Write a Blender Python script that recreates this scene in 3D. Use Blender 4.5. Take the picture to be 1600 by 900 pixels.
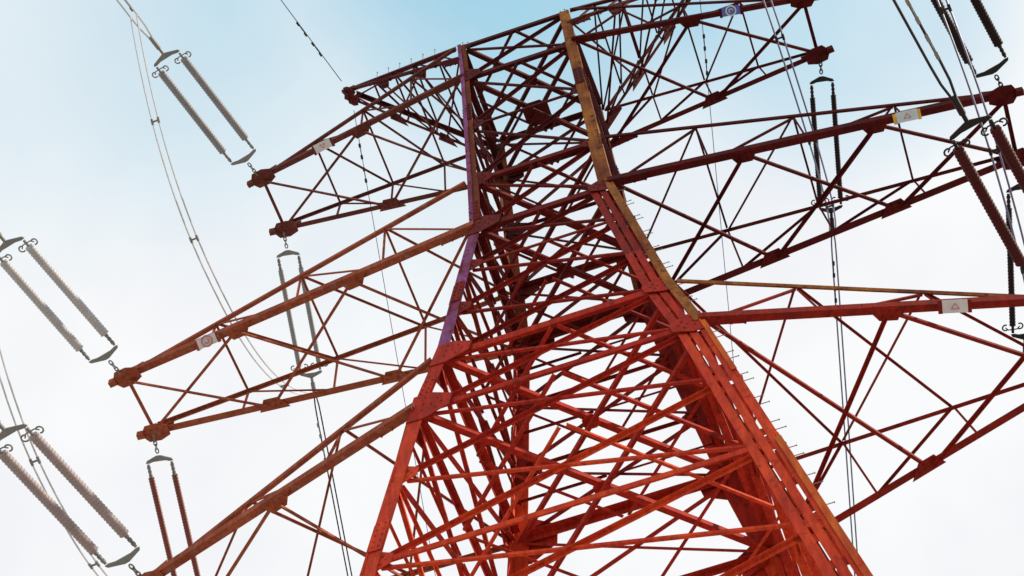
import bpy, bmesh, math, random
from mathutils import Vector as V, Matrix
random.seed(7)
for o in list(bpy.data.objects): bpy.data.objects.remove(o)
scene = bpy.context.scene
COL = scene.collection

# ------------------------------------------------------------------ camera
CR, CU, CF = V((.947309, .314432, -.061145)), V((.302024, -.813179, .497516)), V((-.106712, .489768, .865297))
# right, up, forward of the camera
CR.normalize(); CF = (CF - CR * CF.dot(CR)).normalized(); UP = CR.cross(CF)
cam = bpy.data.cameras.new('camera'); cam.sensor_width = 36; cam.lens = 36 * 2959.86 / 1600
cam.clip_start = .1; cam.clip_end = 6000
co = bpy.data.objects.new('camera', cam); COL.objects.link(co); scene.camera = co
m3 = Matrix((CR, UP, -CF)).transposed()
co.matrix_world = Matrix.Translation((3.99966, -25.29774, 1.6)) @ m3.to_4x4()

# ------------------------------------------------------------------ sky and sun
SUN_DIR = V((.80, .10, .59)).normalized()            # towards the sun: from the right
w = bpy.data.worlds.new('World'); scene.world = w; w.use_nodes = True
nt = w.node_tree; nt.nodes.clear(); N = nt.nodes.new; L = nt.links.new
out = N('ShaderNodeOutputWorld'); bg = N('ShaderNodeBackground'); L(bg.outputs[0], out.inputs[0])
sky = N('ShaderNodeTexSky'); sky.sky_type = 'NISHITA'; sky.sun_disc = False
sky.sun_elevation = math.asin(SUN_DIR.z); sky.sun_rotation = math.atan2(SUN_DIR.x, SUN_DIR.y)
sky.air_density = 1.0; sky.dust_density = 1.5; sky.ozone_density = 1.6
tc = N('ShaderNodeTexCoord')
# thin bright cloud over the blue: broken by noise, with one gap high above the tower
no = N('ShaderNodeTexNoise'); no.inputs['Scale'].default_value = 5.0; no.inputs['Detail'].default_value = 5; no.inputs['Roughness'].default_value = .52
L(tc.outputs['Generated'], no.inputs['Vector'])
def gap(d, lo, hi):
    vm = N('ShaderNodeVectorMath'); vm.operation = 'DOT_PRODUCT'; L(tc.outputs['Generated'], vm.inputs[0]); vm.inputs[1].default_value = V(d).normalized()
    mr = N('ShaderNodeMapRange'); mr.interpolation_type = 'SMOOTHSTEP'; L(vm.outputs['Value'], mr.inputs[0])
    mr.inputs[1].default_value = math.cos(math.radians(hi)); mr.inputs[2].default_value = math.cos(math.radians(lo)); return mr.outputs[0]
def mth(op, a, b):
    m = N('ShaderNodeMath'); m.operation = op
    for i, v in enumerate((a, b)):
        if isinstance(v, (int, float)): m.inputs[i].default_value = v
        else: L(v, m.inputs[i])
    return m.outputs[0]
g = mth('ADD', mth('MULTIPLY', gap((-.045, .34, .94), .5, 7.5), .62), mth('MULTIPLY', gap((.10, .41, .905), .5, 6.5), .62))
g = mth('ADD', g, mth('MULTIPLY', gap((-.27, .29, .918), 1, 9), .30))
g = mth('ADD', g, mth('MULTIPLY', gap((-.08, .33, .94), 2, 14), .30))
nz = N('ShaderNodeMapRange'); L(no.outputs[0], nz.inputs[0]); nz.inputs[1].default_value = .3; nz.inputs[2].default_value = .7; nz.inputs[3].default_value = .70; nz.inputs[4].default_value = 1.12
gn = mth('MULTIPLY', g, nz.outputs[0]); gn = mth('MINIMUM', gn, .9)
mix = N('ShaderNodeMix'); mix.data_type = 'RGBA'; L(gn, mix.inputs[0])
mix.inputs[6].default_value = (6.02, 6.1, 6.25, 1)
thin = N('ShaderNodeMix'); thin.data_type = 'RGBA'; thin.inputs[0].default_value = .72; L(sky.outputs[0], thin.inputs[6])
n2 = N('ShaderNodeTexNoise'); n2.inputs['Scale'].default_value = 8.5; n2.inputs['Detail'].default_value = 4; n2.inputs['Roughness'].default_value = .5; L(tc.outputs['Generated'], n2.inputs['Vector'])
cl = N('ShaderNodeValToRGB'); cl.color_ramp.elements[0].position = .36; cl.color_ramp.elements[1].position = .62; cl.color_ramp.elements[0].color = (.925, .935, .96, 1); cl.color_ramp.elements[1].color = (1, 1, 1, 1); L(n2.outputs[0], cl.inputs[0])
cm = N('ShaderNodeMix'); cm.data_type = 'RGBA'; cm.blend_type = 'MULTIPLY'; cm.inputs[0].default_value = 1; L(cl.outputs[0], cm.inputs[6]); cm.inputs[7].default_value = (6.4, 6.45, 6.5, 1); L(cm.outputs[2], mix.inputs[6])
thin.inputs[7].default_value = (2.35, 5.1, 6.3, 1)   # thin high veil in the gap
L(thin.outputs[2], mix.inputs[7]); L(mix.outputs[2], bg.inputs[0]); bg.inputs[1].default_value = .11
sl = bpy.data.lights.new('sun', 'SUN'); sl.energy = 4.2; sl.angle = math.radians(.5); sl.color = (1, .90, .72)
so = bpy.data.objects.new('sun', sl); COL.objects.link(so); so.rotation_euler = (-SUN_DIR).to_track_quat('-Z', 'Y').to_euler()
vs = scene.view_settings; vs.view_transform = 'Standard'; vs.look = 'None'; vs.gamma = 1; vs.use_curve_mapping = False; vs.exposure = .45
scene.cycles.max_bounces = 6

# ------------------------------------------------------------------ materials
def mat(name, c1, c2, rough=.5, metal=0, scale=1.5, spots=None, bump=0.0, spec=.5, streak=False):
    m = bpy.data.materials.new(name); m.use_nodes = True; t = m.node_tree; b = t.nodes['Principled BSDF']
    tcn = t.nodes.new('ShaderNodeTexCoord')
    n1 = t.nodes.new('ShaderNodeTexNoise'); n1.inputs['Scale'].default_value = scale; n1.inputs['Detail'].default_value = 6; n1.inputs['Roughness'].default_value = .62
    t.links.new(tcn.outputs['Object'], n1.inputs['Vector'])
    r = t.nodes.new('ShaderNodeValToRGB'); r.color_ramp.elements[0].position = .36; r.color_ramp.elements[1].position = .66
    r.color_ramp.elements[0].color = (*c1, 1); r.color_ramp.elements[1].color = (*c2, 1)
    t.links.new(n1.outputs[0], r.inputs[0]); col = r.outputs[0]
    if spots:
        n2 = t.nodes.new('ShaderNodeTexNoise'); n2.inputs['Scale'].default_value = scale * 5; n2.inputs['Detail'].default_value = 4
        t.links.new(tcn.outputs['Object'], n2.inputs['Vector'])
        r2 = t.nodes.new('ShaderNodeValToRGB'); r2.color_ramp.elements[0].position = .58; r2.color_ramp.elements[1].position = .68
        t.links.new(n2.outputs[0], r2.inputs[0])
        mx = t.nodes.new('ShaderNodeMix'); mx.data_type = 'RGBA'; t.links.new(r2.outputs[0], mx.inputs[0]); t.links.new(col, mx.inputs[6]); mx.inputs[7].default_value = (*spots, 1); col = mx.outputs[2]
    if streak:                                         # rain and rust streaks running down the steel
        mp = t.nodes.new('ShaderNodeMapping'); mp.inputs['Scale'].default_value = (9, 9, .7); t.links.new(tcn.outputs['Object'], mp.inputs['Vector'])
        n3 = t.nodes.new('ShaderNodeTexNoise'); n3.inputs['Scale'].default_value = 1; n3.inputs['Detail'].default_value = 5; n3.inputs['Roughness'].default_value = .65; t.links.new(mp.outputs[0], n3.inputs['Vector'])
        r3 = t.nodes.new('ShaderNodeValToRGB'); r3.color_ramp.elements[0].position = .4; r3.color_ramp.elements[1].position = .6
        r3.color_ramp.elements[0].color = (.62, .58, .58, 1); r3.color_ramp.elements[1].color = (1.0, 1.0, 1.0, 1); t.links.new(n3.outputs[0], r3.inputs[0])
        m2 = t.nodes.new('ShaderNodeMix'); m2.data_type = 'RGBA'; m2.blend_type = 'MULTIPLY'; m2.inputs[0].default_value = .8; t.links.new(col, m2.inputs[6]); t.links.new(r3.outputs[0], m2.inputs[7]); col = m2.outputs[2]
    t.links.new(col, b.inputs['Base Color'])
    b.inputs['Metallic'].default_value = metal; b.inputs['Specular IOR Level'].default_value = spec
    rr = t.nodes.new('ShaderNodeMapRange'); rr.inputs[3].default_value = rough - .12; rr.inputs[4].default_value = rough + .15
    t.links.new(n1.outputs[0], rr.inputs[0]); t.links.new(rr.outputs[0], b.inputs['Roughness'])
    if bump:
        bp = t.nodes.new('ShaderNodeBump'); bp.inputs['Strength'].default_value = bump; bp.inputs['Distance'].default_value = .02
        t.links.new(n1.outputs[0], bp.inputs['Height']); t.links.new(bp.outputs[0], b.inputs['Normal'])
    return m
def paint(name, c1, c2, spots): return mat(name, c1, c2, .72, 0, .9, spots, .15, .12, True)
PAINT = {  # base to top: glow below and darkness above put into the red
 'base': paint('red_paint_glowing', (.52, .040, .016), (.68, .075, .022), (.42, .035, .016)),
 'low':  paint('red_paint_lit', (.36, .021, .012), (.47, .032, .015), (.24, .020, .012)),
 'mid':  paint('red_paint_half_lit', (.19, .012, .009), (.27, .019, .010), (.14, .012, .010)),
 'upper': paint('red_paint_shaded', (.115, .0095, .009), (.165, .014, .010), (.085, .010, .009)),
 'top':  paint('red_paint_deep_shade', (.066, .0070, .0085), (.10, .0105, .010), (.05, .008, .008)),
 'dark': paint('maroon_shaded_paint', (.062, .003, .0045), (.10, .006, .006), (.045, .004, .005)),  # darkness of the shaded right arms put into the colour
 'brown': paint('rust_brown_paint', (.13, .030, .010), (.20, .050, .014), (.085, .014, .010)),
 'orange': paint('orange_sunlit_paint', (.50, .07, .018), (.66, .17, .03), (.50, .045, .015)),  # sunlit edge patches put into the colour
 'ochre': paint('ochre_sunlit_paint', (.16, .034, .012), (.38, .155, .028), (.12, .024, .012)),  # gold of sunlit steel put into the colour
 'violet': paint('violet_shade_paint', (.17, .026, .055), (.29, .105, .32), (.14, .022, .030)),  # violet fringe of the shaded side put into the colour
 'hazed': paint('hazed_red_paint', (.27, .062, .031), (.38, .100, .052), (.30, .12, .085)),  # haze veil over the left arms put into the colour
 'hazedtop': paint('hazed_brown_paint', (.11, .028, .024), (.16, .042, .034), (.17, .06, .05)),  # same haze veil, for the upper left arm
}
M_GALV = mat('galvanised_steel', (.15, .15, .16), (.21, .21, .22), .6, 0, 4)
M_GALVD = mat('dark_steel', (.012, .009, .011), (.02, .016, .018), .65, 0, 4, spec=.2)  # near-black steel tone for right fittings and dark conductors
M_GREY = mat('hazed_grey_insulator_rubber', (.21, .215, .245), (.26, .265, .295), .5, 0, 3)  # haze over the left strings put into grey, mauve and pale rubber
M_MAUVE = mat('hazed_mauve_insulator_rubber', (.29, .235, .25), (.35, .285, .30), .5, 0, 3)
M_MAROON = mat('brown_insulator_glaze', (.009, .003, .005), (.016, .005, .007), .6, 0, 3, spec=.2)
M_REDSHED = mat('red_insulator_rubber', (.15, .028, .022), (.20, .04, .03), .45, 0, 3)
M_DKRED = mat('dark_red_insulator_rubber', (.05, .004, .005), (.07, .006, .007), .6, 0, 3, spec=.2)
M_PALE = mat('hazed_pale_insulator_rubber', (.40, .40, .44), (.47, .47, .51), .5, 0, 3)
M_WIREL = mat('hazed_aluminium_strand', (.46, .47, .50), (.58, .59, .63), .45, .2, 8)  # left wires paled: haze put into the colour
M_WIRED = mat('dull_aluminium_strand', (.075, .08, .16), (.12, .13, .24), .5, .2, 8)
M_PLATE = mat('enamel_plate', (.42, .53, .62), (.52, .61, .68), .35, 0, 3)
M_PLATEW = mat('white_enamel_plate', (.50, .49, .54), (.60, .58, .63), .35, 0, 3)
M_MARK = mat('red_enamel', (.48, .17, .19), (.54, .21, .22), .4, 0, 3)
M_BLUE = mat('blue_enamel', (.06, .08, .36), (.09, .12, .46), .4, 0, 3)
M_YEL = mat('yellow_paint', (.55, .34, .05), (.65, .42, .07), .5, 0, 3)
M_CONC = mat('concrete', (.30, .29, .27), (.40, .39, .37), .85, 0, 2, (.24, .23, .21), .4)

# ------------------------------------------------------------------ helpers
def link(name, me, parent=None):
    o = bpy.data.objects.new(name, me); COL.objects.link(o)
    if parent: o.parent = parent
    return o
def obj(name, bm, m, parent=None, smooth=False):
    me = bpy.data.meshes.new(name); bmesh.ops.recalc_face_normals(bm, faces=bm.faces); bm.to_mesh(me); bm.free()
    for k in (m if isinstance(m, (list, tuple)) else [m]): me.materials.append(k)
    if smooth:
        for p in me.polygons: p.use_smooth = True
    return link(name, me, parent)
def thing(name, loc, label, cat, group=None):
    o = link(name, None); o.location = loc; o.empty_display_size = .2; tag(o, label, cat, group); return o
def tag(o, label, cat, group=None):
    o['label'] = label; o['category'] = cat
    if group: o['group'] = group
def prism(bm, ring0, ring1, mi=0):
    a = [bm.verts.new(p) for p in ring0]; b = [bm.verts.new(p) for p in ring1]; n = len(a); fs = []
    for i in range(n): fs.append(bm.faces.new((a[i], a[(i+1) % n], b[(i+1) % n], b[i])))
    fs.append(bm.faces.new(a[::-1])); fs.append(bm.faces.new(b))
    for f in fs: f.material_index = mi
def frame_of(p, q, n):
    d = (q - p).normalized(); n = (n - d * n.dot(d))
    if n.length < 1e-4: n = d.orthogonal()
    n.normalize(); return d, n, d.cross(n).normalized()
def angle(bm, p, q, n, wd, t=None, flip=1, mi=0, inset=0.0):
    """angle section from p to q: one flange lies in the plane normal to n, the other runs inwards along -n"""
    p, q = V(p), V(q); d, n, s = frame_of(p, q, V(n)); s = s * flip; t = t or max(.012, wd * .11)
    if inset: p = p + d * inset; q = q - d * inset
    prof = [(0, 0), (wd, 0), (wd, -t), (t, -t), (t, -wd), (0, -wd)]
    r = lambda c: [c + s * (x - wd * .5) + n * y for x, y in prof]
    prism(bm, r(p), r(q), mi)
def plate(bm, c, u, v, n, pts, t=.024, mi=0):
    c, u, v, n = V(c), V(u).normalized(), V(v).normalized(), V(n).normalized()
    prism(bm, [c + u * x + v * y for x, y in pts], [c + u * x + v * y + n * t for x, y in pts], mi)
def tube(bm, pts, r, seg=8, mi=0, cap=True):
    pts = [V(p) for p in pts]; rings = []; x = None
    rr = r if isinstance(r, (list, tuple)) else [r] * len(pts)
    for i, p in enumerate(pts):
        d = (pts[min(i+1, len(pts)-1)] - pts[max(i-1, 0)]).normalized()
        x = d.orthogonal().normalized() if x is None else (x - d * x.dot(d)).normalized()
        y = d.cross(x); rings.append([bm.verts.new(p + (x * math.cos(a) + y * math.sin(a)) * rr[i]) for a in [2 * math.pi * k / seg for k in range(seg)]])
    for a, b in zip(rings, rings[1:]):
        for k in range(seg): bm.faces.new((a[k], a[(k+1) % seg], b[(k+1) % seg], b[k])).material_index = mi
    if cap: bm.faces.new(rings[0][::-1]).material_index = mi; bm.faces.new(rings[-1]).material_index = mi
def box(bm, c, x, y, z, sx, sy, sz, mi=0):
    c = V(c); x, y, z = V(x).normalized(), V(y).normalized(), V(z).normalized()
    r = lambda k: [c + x * a * sx / 2 + y * b * sy / 2 + z * k * sz / 2 for a, b in ((-1,-1),(1,-1),(1,1),(-1,1))]
    prism(bm, r(-1), r(1), mi)
def bolt(bm, c, n, r=.022, h=.022):
    n = V(n).normalized(); a = n.orthogonal().normalized(); b = n.cross(a)
    R = lambda k: [V(c) + (a * math.cos(i * math.pi / 3) + b * math.sin(i * math.pi / 3)) * r + n * k for i in range(6)]
    prism(bm, R(0), R(h))

# ------------------------------------------------------------------ ground
bm = bmesh.new(); bmesh.ops.create_grid(bm, x_segments=80, y_segments=80, size=3000)
for v in bm.verts: v.co.z = -.02 + (0 if v.co.length < 160 else math.sin(v.co.x * .004) * math.cos(v.co.y * .005) * 6 * min(1, (v.co.length - 160) / 900))
g = obj('ground', bm, mat('dry_grass', (.26, .25, .22), (.38, .36, .32), .95, 0, .25, (.19, .19, .15), .6)); g['kind'] = 'structure'

# ------------------------------------------------------------------ tower geometry
Q = 1.0197
LV = [('1', 59.2576, 1.8981), ('2', 56.7211, 1.8891), ('2m', 53.06, 1.924), ('3u', 49.3997, 1.9590), ('3', 46.4954, 2.0)]
k = (2.8971 - 2.0) / (46.4954 - 39.0905)
for i, nm in ((1, '3a'), (2, '3b')): LV.append((nm, 46.4954 - 2.4683 * i, 2.0 + .299 * i))
LV += [('4u', 39.0905, 2.8971), ('4', 36.3940, 3.3535)]
wz = lambda z: 3.3535 + (36.394 - z) * .131
for nm, z in (('4a', 33.6), ('5', 30.4), ('5a', 27.3), ('6', 23.6), ('7', 14.5), ('8', 0.0)): LV.append((nm, z, wz(z)))
ZW = {n: (z, x) for n, z, x in LV}
ORDER = [n for n, _, _ in LV]
def nd(c, n):                                          # leg node: c = (-1|1, -1|1), level name
    z, x = ZW[n]; return V((c[0] * x, c[1] * x * Q, z))
CORN = [(-1, -1), (1, -1), (1, 1), (-1, 1)]
FACES = [((-1, -1), (1, -1), V((0, -1, 0))), ((1, -1), (1, 1), V((1, 0, 0))), ((1, 1), (-1, 1), V((0, 1, 0))), ((-1, 1), (-1, -1), V((-1, 0, 0)))]
def pk(n):                                             # red by height: glow below, darkness above painted in
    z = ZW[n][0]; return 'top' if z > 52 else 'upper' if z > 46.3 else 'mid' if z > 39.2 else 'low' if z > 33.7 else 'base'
tower = thing('transmission_tower', (0, 0, 0), 'tall red painted steel lattice pylon with four pairs of crossarms, carrying all the wires', 'pylon')

# legs: heavy angle section, corner outwards; light falloff painted in steps
legs = {}
for c in CORN:
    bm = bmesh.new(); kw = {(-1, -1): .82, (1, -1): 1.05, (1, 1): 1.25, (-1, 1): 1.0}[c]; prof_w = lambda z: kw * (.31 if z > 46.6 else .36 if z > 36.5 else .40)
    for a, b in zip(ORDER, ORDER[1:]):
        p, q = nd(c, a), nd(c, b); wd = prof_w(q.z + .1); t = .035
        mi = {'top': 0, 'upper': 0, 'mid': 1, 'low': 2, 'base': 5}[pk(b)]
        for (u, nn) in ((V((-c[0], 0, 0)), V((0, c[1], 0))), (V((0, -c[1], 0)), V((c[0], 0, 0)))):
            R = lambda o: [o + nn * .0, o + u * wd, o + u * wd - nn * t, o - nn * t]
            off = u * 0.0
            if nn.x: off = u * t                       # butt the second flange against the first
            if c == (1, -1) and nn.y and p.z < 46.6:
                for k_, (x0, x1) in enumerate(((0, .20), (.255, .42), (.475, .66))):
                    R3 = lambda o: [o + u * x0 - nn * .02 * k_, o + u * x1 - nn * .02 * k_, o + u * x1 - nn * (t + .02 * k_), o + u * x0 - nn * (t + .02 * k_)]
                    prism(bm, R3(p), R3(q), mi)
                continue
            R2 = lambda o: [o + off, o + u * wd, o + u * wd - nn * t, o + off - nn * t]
            prism(bm, R2(p), R2(q), 3 if (c == (1, -1) and (p.z > 46.6 or nn.x and p.z > 36.5)) else 4 if (c == (-1, -1) and 39.2 < p.z < 46.6) else mi)  # ochre sunlight and violet shade painted on the near legs
    legs[c] = obj('leg', bm, [PAINT['brown'], PAINT['low' if c == (-1, 1) else 'mid'], PAINT['base' if c == (-1, 1) else 'low'], PAINT['ochre'], PAINT['violet'], PAINT['base']], tower)  # far left leg one step brighter, its shade offset in the colour
    if c[1] < 0: legs[c]['label'] = 'leg with sunlight painted in streaked ochre yellow above the waist' if c[0] > 0 else 'leg with violet edge shade painted on above the lowest crossarm'
    # splice covers: short flats bolted over the flanges near each joint
    for n in ('2m', '3', '3b', '4', '5'):
        if c == (1, -1) and n != '2m': continue
        z, x = ZW[n]; bm = bmesh.new()
        up = (nd(c, ORDER[ORDER.index(n) - 1]) - nd(c, n)).normalized(); ctr = nd(c, n) + up * .9; wd = prof_w(z + .1)
        for (u, nn) in ((V((-c[0], 0, 0)), V((0, c[1], 0))), (V((0, -c[1], 0)), V((c[0], 0, 0)))):
            cc = ctr + u * wd * .52 + nn * .004; plate(bm, cc, u, up, nn, [(-wd*.42, -.55), (wd*.42, -.55), (wd*.42, .55), (-wd*.42, .55)], .03)
            for r_ in range(5):
                for s_ in (-.22, .22): bolt(bm, cc + u * wd * s_ + up * (-.42 + r_ * .21) + nn * .03, nn, .02, .025)
        obj('splice_plate', bm, PAINT[pk(n)], legs[c])

# battens across the gaps of the built-up near right leg, and an added slim ochre bar imitating sunlit streaks inside it
c = (1, -1); lv = ('3', '3a', '3b', '4u', '4', '4a', '5', '5a', '6')
for a, b in zip(lv, lv[1:]):
    p, q = nd(c, a), nd(c, b); d = (q - p).normalized(); u, nn = V((-1, 0, 0)), V((0, -1, 0)); m = int((q - p).length / 1.25) + 1
    for k_ in range(m):
        cc = p.lerp(q, (k_ + .5) / m) + u * .33 - nn * .075; bm = bmesh.new()
        plate(bm, cc, u, d, -nn, [(-.29, -.13), (.29, -.13), (.29, .13), (-.29, .13)], .02)
        obj('batten_plate', bm, PAINT[pk(b)], legs[c])
    bm = bmesh.new(); p2, q2 = p.lerp(q, .08) + u * .42 - nn * .16, p.lerp(q, .93) + u * .42 - nn * .16; R4 = lambda o: [o, o + u * .10, o + u * .10 - nn * .02, o - nn * .02]
    prism(bm, R4(p2), R4(q2)); obj('added_sunlight_bar', bm, PAINT['ochre'], legs[c])
# narrow added strips imitating sunlit and violet outer edges of the near legs
for c, lv, mt_, wd in (((1, -1), ('3', '3a', '3b', '4u', '4'), 'ochre', .20), ((-1, -1), ('1', '2', '2m', '3u', '3'), 'violet', .11), ((1, -1), ('4', '4a'), 'orange', .10), ((1, -1), ('5', '5a', '6'), 'orange', .12)):
    bm = bmesh.new(); u, nn = V((-c[0], 0, 0)), V((0, -1, 0))
    for a, b in zip(lv, lv[1:]):
        R = lambda o: [o - u * .012 + nn * .034, o + u * wd + nn * .034, o + u * wd + nn * .05, o - u * .012 + nn * .05]
        prism(bm, R(nd(c, a)), R(nd(c, b)))
    obj('edge_tint_strip', bm, PAINT[mt_], legs[c])

# gusset plates on both outer faces of every leg node
ARMLV = {'1': .6, '2': .72, '3u': .75, '3': .95, '4u': 1.0, '4': 1.05}
for c in CORN:
    for n in ORDER[:-2]:
        s = ARMLV.get(n, .66) * (.72 if c == (1, -1) else 1.15 if c == (-1, 1) and n != '1' else .9 if c == (-1, -1) else 1.0); bm = bmesh.new(); p = nd(c, n)
        i = ORDER.index(n); dn = (nd(c, ORDER[min(i+1, len(ORDER)-1)]) - p).normalized()
        for (u, nn) in ((V((-c[0], 0, 0)), V((0, c[1], 0))), (V((0, -c[1], 0)), V((c[0], 0, 0)))):
            pts = [(-.02, s*.62), (s*.42, s*.62), (s*.98, s*.26), (s*.98, -s*.26), (s*.42, -s*.62), (-.02, -s*.62)]
            cc = p + nn * (.006 if n in ('2', '3', '4u', '4') and (n != '2' or c[0] < 0) else -.062)
            if n == '1': pts = [(0, .05), (s*.9, .05), (s*.9, -s*.2), (s*.4, -s*.62), (0, -s*.62)]
            plate(bm, cc, u, -dn, nn, pts, .022)
            for bx, by in ((.3, .4), (.3, .1), (.3, -.2), (.62, .22), (.75, .0), (.62, -.22), (.5, .0)): bolt(bm, cc + u * s * bx - dn * s * by + nn * .022, nn)
        obj('gusset_plate', bm, PAINT[pk(n)], legs[c])

# face bracing: struts and crossed diagonals on the four faces
HOR = {'1': .17, '2': .20, '3u': .19, '2m': .09, '3a': .08, '3b': .08, '4a': .08, '3': .22, '4u': .22, '4': .16, '5': .14, '6': .2, '7': .2}
for a, b, n in FACES:
    for i, nm in enumerate(ORDER):
        wd = 0 if n.y < 0 and nm in ('3b', '4a') else HOR.get(nm, 0)
        if wd:
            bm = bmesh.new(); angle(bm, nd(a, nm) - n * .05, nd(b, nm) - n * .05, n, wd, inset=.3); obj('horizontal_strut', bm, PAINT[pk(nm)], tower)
        if i + 1 < len(ORDER):
            nx = ORDER[i+1]; wd = .115
            for k_, (s, e) in enumerate(((nd(a, nm), nd(b, nx)), (nd(b, nm), nd(a, nx)))):
                wd = (.125, .085)[k_ if n.y >= 0 else 1 - k_] * (.8 if n.y < 0 else 1.0) if abs(n.y) > .5 else .19 if n.x > 0 else .12
                off = n * ((.045 if k_ == 0 else .10) + (.07 if n.y < 0 else 0)); bm = bmesh.new()
                angle(bm, s - off, e - off, n if k_ == 0 else -n, wd, inset=.35, flip=1 if k_ else -1)
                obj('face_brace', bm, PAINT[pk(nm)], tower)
# secondary members: short ties from the leg mid-panel to the crossing of the diagonals
for a, b, n in FACES:
    for nm, nx in (('3', '3a'), ('3a', '3b'), ('3b', '4u'), ('4', '4a'), ('4a', '5')):
        x = (nd(a, nm) + nd(b, nx)) / 2; y = (nd(a, nm) + nd(a, nx)) / 2; y2 = (nd(b, nm) + nd(b, nx)) / 2
        for end in (y, y2):
            if n.y < 0 or (n.y > 0 and nm in ('4', '4a')) or n.x > 0 and nm == '3a': continue
            bm = bmesh.new(); angle(bm, x - n * .16, end - n * .16, n, .06, inset=.1); obj('redundant_brace', bm, PAINT[pk(nm)], tower)
# plan bracing
for nm in ('1', '2', '2m', '3u', '3', '3a', '3b', '4u', '4', '4a', '5'):
    if nm == '5': continue
    if nm in ('2m', '3a', '3b', '4a'):                        # light diamond of ties only
        mids = [(nd(a, nm) + nd(b, nm)) / 2 for a, b, n in FACES]
        for i in range(4):
            bm = bmesh.new(); angle(bm, mids[i], mids[(i+1) % 4], (0, 0, -1), .07, inset=.1); obj('plan_tie', bm, PAINT[pk(nm)], tower)
        continue
    wd = .15
    for k_, (a, b) in enumerate((((-1, -1), (1, 1)), ((1, -1), (-1, 1)))):
        bm = bmesh.new(); dz = V((0, 0, -.04 - .16 * k_)); angle(bm, nd(a, nm) + dz, nd(b, nm) + dz, (0, 0, 1 if k_ else -1), wd, inset=.3); obj('plan_brace', bm, PAINT[pk(nm)], tower)
    bm = bmesh.new(); z = ZW[nm][0] - .13; s = .42 if nm == '2' else .2
    plate(bm, (0, 0, z), (1, 0, 0), (0, 1, 0), (0, 0, 1), [(-s, -s*.5), (-s*.5, -s), (s*.5, -s), (s, -s*.5), (s, s*.5), (s*.5, s), (-s*.5, s), (-s, s*.5)], .02); obj('centre_plate', bm, PAINT[pk(nm)], tower)
    mids = [(nd(a, nm) + nd(b, nm)) / 2 for a, b, n in FACES]
    for i in range(4):
        bm = bmesh.new(); dz = V((0, 0, -.24)); angle(bm, mids[i] + dz, mids[(i+1) % 4] + dz, (0, 0, -1), .085, inset=.1); obj('plan_tie', bm, PAINT[pk(nm)], tower)
# concrete stubs under the legs
for c in CORN:
    bm = bmesh.new(); p = nd(c, '8'); tube(bm, [p + V((-c[0]*.15, -c[1]*.15, -.6)), p + V((-c[0]*.15, -c[1]*.15, .35))], [.75, .6], 24); obj('footing', bm, M_CONC, tower)
# climbing bolts on the near right leg
for i in range(60):
    z = 28 + i * .58
    if z > 47: break
    lo = next(j for j in range(len(LV) - 1) if LV[j][1] >= z >= LV[j+1][1]); f = (z - LV[lo+1][1]) / (LV[lo][1] - LV[lo+1][1]); x = LV[lo+1][2] + f * (LV[lo][2] - LV[lo+1][2])
    bm = bmesh.new(); p = V((x, -x * Q + (.10 if i % 2 else .24), z)); tube(bm, [p, p + V((.22, -.0, .0))], .010, 6); tube(bm, [p + V((.215, 0, 0)), p + V((.23, 0, 0))], .02, 6)
    obj('step_bolt', bm, M_GALV, legs[(1, -1)])

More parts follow.
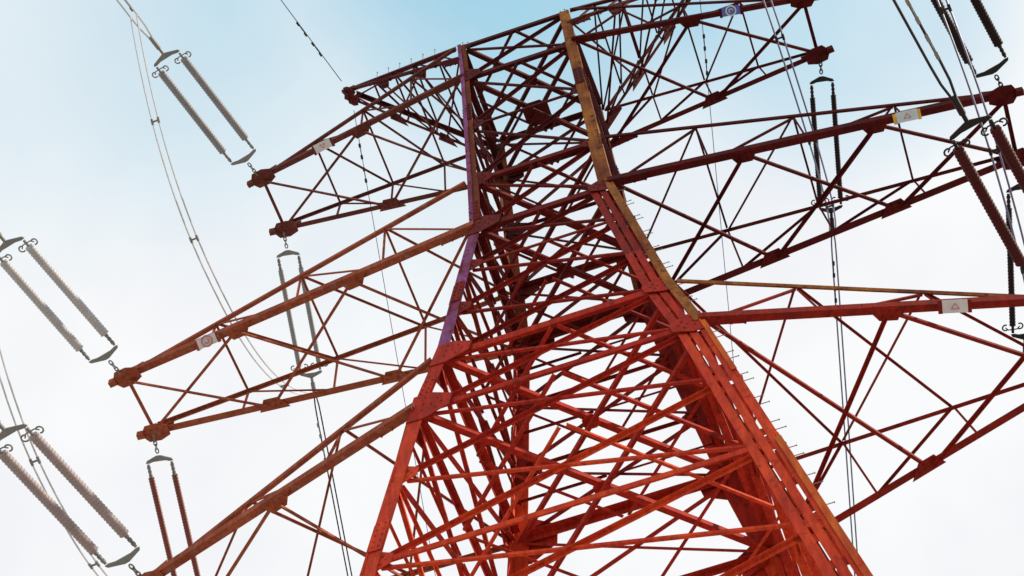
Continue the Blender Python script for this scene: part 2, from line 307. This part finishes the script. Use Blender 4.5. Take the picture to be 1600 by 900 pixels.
# ------------------------------------------------------------------ crossarms
def crossarm(sx, lv, lvu, a, t, zt, nb, ntp, paint, chord, upper, plates=(), xtop=False, upaint=None):
    N_, F_ = (sx, -1), (sx, 1)
    if lv == '1':
        lo = [nd(N_, '1') + V((0, 0, -1.1)), nd(F_, '1') + V((0, 0, -1.1))]; up = [nd(N_, '1'), nd(F_, '1')]
    else:
        lo = [nd(N_, lv), nd(F_, lv)]; up = [nd(N_, lvu), nd(F_, lvu)]
    tip = [V((sx * a, -t, zt)), V((sx * a, t, zt))]
    PM = PAINT[paint]; ys = (-1, 1)
    bm = bmesh.new(); upt = []
    for i in (0, 1):
        y = ys[i]; n = V((0, y, 0))
        angle(bm, lo[i] - V((sx * .12, 0, 0)), tip[i], (0, 0, -1), chord, flip=-sx * y)
        ut = tip[i] + V((0, 0, .22)) - V((sx * .15, 0, 0)); upt.append(ut)
        angle(bm, up[i] + V((sx * .1, 0, 0)), ut, n, upper, flip=1, mi=1 if upaint and i == 0 else 0)
    angle(bm, tip[0] + V((0, 0, .10)), tip[1] + V((0, 0, .10)), (sx, 0, 0), .10, inset=.12)
    arm = obj('crossarm', bm, [PM, PAINT[upaint]] if upaint else PM, tower)
    # chord connection plates: hexagon at each tip, long plates at the body
    for i in (0, 1):
        y = ys[i]; bm = bmesh.new(); s = .36 if lv != '1' else .26
        dv = (tip[i] - lo[i]).normalized(); sv = V((0, 0, 1)).cross(dv)
        plate(bm, tip[i] + V((0, 0, -.03)), dv, sv, (0, 0, -1), [(-s*1.3, -s*.45), (-s*.5, -s*.8), (s*.45, -s*.75), (s*.75, -s*.3), (s*.75, s*.3), (s*.45, s*.75), (-s*.5, s*.8), (-s*1.3, s*.45)], .03)
        plate(bm, tip[i] + V((0, y * .02, .05)), dv, (0, 0, 1), (0, y, 0), [(-s*1.6, -s*.2), (s*.6, -s*.4), (s*.6, s*.3), (-s*1.6, s*.9)], .024)
        box(bm, tip[i] + dv * s * .95 + V((0, 0, -.02)), dv, sv, (0, 0, 1), .22, .16, .2)
        for q in range(6): bolt(bm, tip[i] + dv * s * (-.7 + .25 * q) + sv * s * (.25 if q % 2 else -.25) + V((0, 0, -.06)), (0, 0, -1), .026, .03)
        obj('tip_plate', bm, PM, arm)
        bm = bmesh.new(); dv = (tip[i] - lo[i]).normalized(); c = lo[i] + dv * .42
        plate(bm, c + V((0, 0, -.045)), dv, V((0, 0, 1)).cross(dv), (0, 0, -1), [(-.5, -.12), (.5, -.11), (.5, .11), (-.5, .12)], .026)
        for q in range(6): bolt(bm, c + dv * (-.3 + .15 * q) + V((0, .09 if q % 2 else -.09, -.071)), (0, 0, -1), .028, .03)
        obj('chord_splice', bm, PM, arm)
    # underside: crossed braces in nb bays, small plate at each node
    bw = .085 if lv != '1' else .06
    P = [[lo[i].lerp(tip[i], q / nb) for q in range(nb + 1)] for i in (0, 1)]
    for q in range(nb):
        for k_, (s, e) in enumerate(((P[0][q], P[1][q+1]), (P[1][q], P[0][q+1]))):
            bm = bmesh.new(); dz = V((0, 0, -.05 + (-.09 if k_ else 0))); angle(bm, s + dz, e + dz, (0, 0, 1 if k_ else -1), bw, inset=.12); obj('bottom_brace', bm, PM, arm)
        if q:
            for i in (0, 1):
                bm = bmesh.new(); dv = (tip[i] - lo[i]).normalized(); sv = V((0, -ys[i], 0)); s = .34
                plate(bm, P[i][q] + V((0, 0, -.042)), dv, sv, (0, 0, -1), [(-s*1.3, -.13), (s*1.3, -.13), (s*.6, s*.75), (-s*.6, s*.75)], .022)
                for bx, by in ((-.7, 0), (-.25, 0), (.25, 0), (.7, 0), (-.3, .45), (.3, .45)): bolt(bm, P[i][q] + dv * s * bx + sv * s * by + V((0, 0, -.064)), (0, 0, -1), .024, .028)
                obj('node_plate', bm, PM, arm)
    # top plane and the two side planes
    U = [[up[i].lerp(upt[i], q / ntp) for q in range(ntp + 1)] for i in (0, 1)]
    Lw = [[lo[i].lerp(tip[i], q / ntp) for q in range(ntp + 1)] for i in (0, 1)]
    tw = .06
    for q in range(ntp):
        prs = []
        if xtop: prs += [(U[0][q], U[1][q+1]), (U[0][q+1], U[1][q])]
        else:
            prs.append((U[0][q+1], U[1][q]))
        if q and not xtop: prs.append((U[0][q], U[1][q]))
        if q == ntp - 1: prs = prs[-1:] if not xtop else prs[:1]
        for k_, (s, e) in enumerate(prs):
            bm = bmesh.new(); dz = V((0, 0, .03 + .07 * k_)); angle(bm, s + dz, e + dz, (0, 0, 1), tw, inset=.06); obj('top_brace', bm, PM, arm)
        for i in (0, 1):
            n = V((0, ys[i], 0)); o_ = n * .03
            bm = bmesh.new(); angle(bm, U[i][q+1] - o_, Lw[i][q] - o_, n, tw, inset=.06)
            if q < ntp - 1: obj('side_brace', bm, PM, arm)
            else: bm.free()
            if q:
                bm = bmesh.new(); angle(bm, U[i][q] - o_ * 2.5, Lw[i][q] - o_ * 2.5, -n, tw * .9, inset=.04); obj('side_post', bm, PM, arm)
    for (f, style) in plates:
        p = lo[0].lerp(tip[0], f); dv = (tip[0] - lo[0]).normalized()
        u = dv; v = V((0, -.83, .55)).normalized(); n = u.cross(v); n = n if n.z < 0 else -n; v = n.cross(u)
        c = p + V((0, -.10, -.16)); bm = bmesh.new(); wx, wy = .28, .145
        plate(bm, c, u, v, n, [(-wx, -wy), (wx, -wy), (wx, wy), (-wx, wy)], .012)
        np_ = obj('number_plate', bm, {'white': M_PLATEW, 'pink': M_PLATEW, 'blue': M_BLUE, 'pale': M_PLATE}[style], arm)
        np_['label'] = {'white': 'white plate with a small faint red mark', 'pink': 'white plate with a red ring mark', 'blue': 'blue plate with a pale ring mark', 'pale': 'pale blue plate with a small red mark and yellow clamps'}[style]
        # ring mark and clamps belong to the plate's own mesh
        mk = bmesh.new(); cc = c + n * .016
        if style in ('white', 'pale'):
            for a_, b_ in (((-.09, -.06), (0, .07)), ((0, .07), (.09, -.06)), ((.09, -.06), (-.09, -.06))): tube(mk, [cc + u * a_[0] + v * a_[1], cc + u * b_[0] + v * b_[1]], .011, 6)
        else:
            tube(mk, [cc + u * math.cos(x) * .15 + v * math.sin(x) * .15 for x in [i * math.pi / 8 for i in range(17)]], .026, 6)
            tube(mk, [cc + u * math.cos(x) * .06 + v * math.sin(x) * .06 for x in [i * math.pi / 6 for i in range(9)]], .02, 6)
        me = bpy.data.meshes.new('mark'); mk.to_mesh(me); mk.free()
        b2 = bmesh.new(); b2.from_mesh(np_.data); nf = len(b2.faces); b2.from_mesh(me); b2.faces.ensure_lookup_table()
        for fc in b2.faces[nf:]: fc.material_index = 1
        nf = len(b2.faces)
        for e in (-1, 1): box(b2, c + u * e * (wx + .04) + V((0, .05, .05)), u, v, n, .09, wy * 1.9, .05, 2)
        b2.to_mesh(np_.data); b2.free()
        np_.data.materials.append(M_PLATE if style == 'blue' else M_MARK); np_.data.materials.append(M_YEL if style == 'pale' else PM)
        bpy.data.meshes.remove(me)
    return arm
crossarm(-1, '1', '1', 6.45, .16, 62.95, 3, 5, 'top', .10, .14)
crossarm(1, '1', '1', 6.25, .16, 62.6, 3, 5, 'top', .10, .14)
TIPS = {(2): (9.045, .978, 56.32), (3): (12.515, .976, 46.406), (4): (10.686, 1.01, 36.536)}
for sx in (-1, 1):
    Lf = sx < 0
    crossarm(sx, '2', '1', *TIPS[2], 2, 4, 'hazedtop' if Lf else 'dark', .16, .10, [(.68, 'white' if Lf else 'blue')])
    crossarm(sx, '3', '3u', *TIPS[3], 3, 4, 'hazed' if Lf else 'dark', .20, .11, [(.75, 'pink' if Lf else 'pale')])
    crossarm(sx, '4', '4u', TIPS[4][0] + (0 if Lf else .26), *TIPS[4][1:], 2, 3, 'hazed' if Lf else 'mid', .19, .11, [] if Lf else [(.69, 'white')], xtop=True, upaint=None if Lf else 'ochre')  # ochre upper chord: sunlight put into its colour
# climbing bolts on the left peak arm
for q in range(6):
    p = nd((-1, -1), '1').lerp(V((-6.45, -.16, 63.1)), .2 + .105 * q); bm = bmesh.new(); tube(bm, [p, p + V((.02, -.02, .42))], .013, 6); tube(bm, [p + V((.02, -.02, .4)), p + V((.02, -.02, .43))], .026, 6)
    obj('step_bolt', bm, M_GALV, tower)

# ------------------------------------------------------------------ insulator strings
def sdir(ps, de, s):
    ps, de = math.radians(ps), math.radians(de); return V((math.sin(ps) * math.cos(de), s * math.cos(ps) * math.cos(de), -math.sin(de)))
D1, D2 = sdir(-13.4, -.63, -1), sdir(-11.2, 7.46, 1)
L1, L2 = 5.36, 5.62
def string(tip, d, Lg, shed, metal, label, group, r=.105, sep=.74, rings=True):
    o = thing('insulator_string', tip, label, 'insulator', group); d = d.normalized(); z = V((0, 0, 1)); s = d.cross(z).normalized(); n = s.cross(d)
    yk0, yk1 = .84, Lg - .34
    bm = bmesh.new(); tube(bm, [d * .06, d * .2], .035, 8)                       # shackle and link chain
    for k_ in range(4):
        c = d * (.22 + .12 * k_); ax = s if k_ % 2 else n
        tube(bm, [c + (d * math.cos(x) * .085 + ax * math.sin(x) * .045) for x in [i * math.pi / 5 for i in range(11)]], .02, 6)
    obj('link_chain', bm, metal, o)
    for a, sg in ((yk0, 1), (yk1, -1)):                                         # triangular yokes
        bm = bmesh.new(); h = sep / 2
        plate(bm, d * a - n * .02, s, d * sg, n, [(-.06, -.10), (.06, -.10), (h + .02, .03), (h + .06, .10), (h - .04, .11), (h * .5, .07), (-h * .5, .07), (-h + .04, .11), (-h - .06, .10), (-h - .02, .03)], .04)
        obj('yoke_plate', bm, metal, o)
    for e in (-1, 1):
        b0, b1 = d * (yk0 + .15) + s * e * sep / 2, d * (yk1 - .15) + s * e * sep / 2
        dd = (b1 - b0).normalized(); LL = (b1 - b0).length
        bm = bmesh.new(); tube(bm, [b0, b1], .04, 8)
        for k_ in range(3): tube(bm, [b0 + dd * (.06 + .13 * k_), b0 + dd * (.13 + .13 * k_)], .055, 8)
        pts, rr = [], []; x = .42; i = 0
        pts.append(b0 + dd * x); rr.append(.05)
        while x < LL - .22:                                                    # alternating sheds
            R_ = r if i % 2 == 0 else r * .9
            for dx, q in ((.006, R_ * .88), (.010, R_), (.034, R_ * .98), (.042, R_ * .88)): pts.append(b0 + dd * (x + dx)); rr.append(q)
            x += .048; i += 1
        rod = obj('insulator_rod', bm, metal, o)
        bm = bmesh.new(); tube(bm, pts, rr, 14); obj('shed_stack', bm, shed, rod, True)
        if rings:                                                              # arcing horns at the live end
            for q in (-1, 1):
                c = b1 - dd * .18 + s * q * .2; bm = bmesh.new()
                tube(bm, [b1 - dd * .1, b1 - dd * .1 + s * q * .12, c], .018, 6)
                tube(bm, [c + (dd * math.cos(x) + s * math.sin(x) * q) * .085 for x in [i * math.pi / 6 - .6 for i in range(9)]], .022, 6)
                obj('arcing_horn', bm, metal, o)
    bm = bmesh.new(); tube(bm, [d * (yk1 + .1), d * (yk1 + .36)], .05, 8); tube(bm, [d * (yk1 + .3), d * (yk1 + .75)], .075, 8); obj('dead_end_clamp', bm, metal, o)
    return o
def tp(sx, k_, y):
    a, t, z = TIPS[k_]; a += .26 if (sx, k_) == (1, 4) else 0; return V((sx * a, y * t, z - .02))
ST = [(-1, 2, -1, M_GREY, M_GALV, 'grey twin insulator string stretching up left from the upper left crossarm tip'),
      (-1, 2, 1, M_GREY, M_GALV, 'thin twin insulator string hanging down from the upper left crossarm, crossing the arm below it'),
      (-1, 3, -1, M_PALE, M_GALV, 'pale grey twin insulator string reaching the left picture edge from the middle left crossarm'),
      (-1, 3, 1, M_REDSHED, M_GALV, 'reddish twin insulator string hanging from the middle left crossarm, passing behind the lowest left arm'),
      (-1, 4, -1, M_MAUVE, M_GALV, 'mauve twin insulator string slanting across the lower left picture corner'),
      (1, 2, 1, M_MAROON, M_GALVD, 'dark twin insulator string hanging from the upper right crossarm tip, crossing the arm below'),
      (1, 3, -1, M_MAROON, M_GALVD, 'black twin insulator string rising from the middle right crossarm tip past the top picture edge'),
      (1, 3, 1, M_MAROON, M_GALVD, 'dark insulator string hanging from the middle right crossarm at the right picture edge'),
      (1, 4, -1, M_DKRED, M_GALVD, 'thick dark red twin insulator string crossing in front of the middle right crossarm tip')]
for sx, k_, y, sh, me_, lab in ST:
    string(tp(sx, k_, y), D1 if y < 0 else D2, L1 if y < 0 else L2, sh, me_, lab, 'insulator strings on the crossarm tips', r=.128 if y < 0 else .09, sep=.86 if y < 0 else .67)

# ------------------------------------------------------------------ conductors and jumpers
def wire(bm, f, n, r, seg=6): tube(bm, [f(i / n) for i in range(n + 1)], r, seg)
def conductor(tip, d, Lg, up, mt, label, span=240, n=60, r=.028, gap_=.2, damp=True, spacers=(3.2, 40, 90), single=False):
    s0 = tip + d * (Lg + .2); hd = V((d.x, d.y, 0)); slope = d.z / hd.length; hd.normalize(); sd = V((hd.y, -hd.x, 0))
    sag_a = -slope / span if slope < 0 else slope * 0 + .00035
    f = lambda x: s0 + hd * x + V((0, 0, slope * x + (sag_a * x * x)))
    o = thing('conductor_bundle' if not single else 'earth_wire', s0, label, 'power line', None)
    offs = (0,) if single else (-gap_ / 2, gap_ / 2)
    for e in offs:
        bm = bmesh.new(); tube(bm, [f(span * (i / n) ** 2) + sd * e * min(1, .15 + span * (i / n) ** 2 / .8) - s0 for i in range(n + 1)], r, 6); obj('wire', bm, mt, o)
    if not single:
        for x in spacers:
            bm = bmesh.new(); c = f(x) - s0; tube(bm, [c - sd * (gap_ / 2 + .05), c + sd * (gap_ / 2 + .05)], .045, 8)
            for e in offs: tube(bm, [c + sd * e - hd * .16, c + sd * e + hd * .16], .055, 8)
            obj('spacer', bm, M_GALVD if mt is M_WIRED else M_GALV, o)
    if damp:
        for x in (1.5, 2.4):
            for e in offs[:1]:
                bm = bmesh.new(); c = f(x) - s0 + sd * e + V((0, 0, -.1)); tube(bm, [c - hd * .26, c + hd * .26], .014, 6)
                for q in (-1, 1): tube(bm, [c + hd * q * .16, c + hd * q * .3], .045, 8)
                tube(bm, [c, c + V((0, 0, .1))], .02, 6)
                obj('vibration_damper', bm, M_GALVD if mt is M_WIRED else M_GALV, o)
    return o
CO = [(-1, 2, -1, M_WIREL, 'pale conductor pair leaving the grey insulator string at the top left'),
      (-1, 2, 1, M_GALVD, 'thin dark conductor pair dropping through the lowest left crossarm'),
      (1, 2, 1, M_WIRED, 'blue grey conductor pair dropping down at the right through the lowest right crossarm'),
      (1, 4, -1, M_GALVD, 'dark twin conductor slanting down from the top edge to the right hand red insulators')]
for sx, k_, y, mt, lab in CO:
    conductor(tp(sx, k_, y), D1 if y < 0 else D2, L1 if y < 0 else L2, 0, mt, lab, r=.03 if y < 0 else .026, gap_=.22 if y < 0 else .14, spacers=(3.6, 40, 90) if y < 0 else (30, 80))
def jumper(sx, k_, sag, mt, label, gap_=.2, r=.026):
    A, B = tp(sx, k_, -1) + D1 * (L1 + 1.25), tp(sx, k_, 1) + D2 * (L2 + .35); ax = (B - A).normalized(); sd = V((ax.y, -ax.x, 0)).normalized()
    f = lambda t: A.lerp(B, t) + V((0, 0, -sag * (1 - abs(2 * t - 1) ** 2.35)))
    o = thing('jumper_loop', A, label, 'power line', 'jumper loops under the crossarms')
    for e in (-.5, .5):
        bm = bmesh.new(); tube(bm, [f(i / 48) + sd * e * gap_ - A for i in range(49)], r, 6); obj('wire', bm, mt, o)
    for t in (.16, .38, .62, .84):
        bm = bmesh.new(); c = f(t) - A; tg = (f(t + .01) - f(t - .01)).normalized(); tube(bm, [c - sd * (gap_ / 2 + .03), c + sd * (gap_ / 2 + .03)], .03, 8)
        for e in (-.5, .5): tube(bm, [c + sd * e * gap_ - tg * .09, c + sd * e * gap_ + tg * .09], .042, 8)
        obj('spacer', bm, M_GALVD if mt is M_WIRED else M_GALV, o)
jumper(-1, 2, 4.9, M_WIREL, 'pale jumper loop hanging left of the upper left crossarm')
jumper(-1, 3, 4.6, M_WIREL, 'pale jumper loop hanging beside the middle left insulators at the left edge')
jumper(-1, 4, 4.6, M_WIREL, 'pale jumper loop low in the bottom left picture corner')
jumper(1, 2, 4.3, M_WIRED, 'blue grey jumper loop passing behind the upper right crossarm')
jumper(1, 3, 4.3, M_WIRED, 'blue grey jumper loop passing behind the middle right crossarm tip')
# earth wires on the peak arms
for sx, tx, tz, la, lb in ((-1, 6.45, 62.95, 'thin earth wire running up left from the peak arm tip', 'thin earth wire dropping down from the left peak arm tip'), (1, 6.25, 62.6, None, 'thin earth wire dropping down from the right peak arm tip behind the upper crossarm')):
    if la: conductor(V((sx * tx, -.2, tz)), sdir(-13.4, 1.5, -1), .2, 0, M_WIRED, la, r=.018, single=True)
    conductor(V((sx * tx, .2, tz)), sdir(-11.2, 6, 1), .2, 0, M_WIRED, lb, r=.014, single=True)
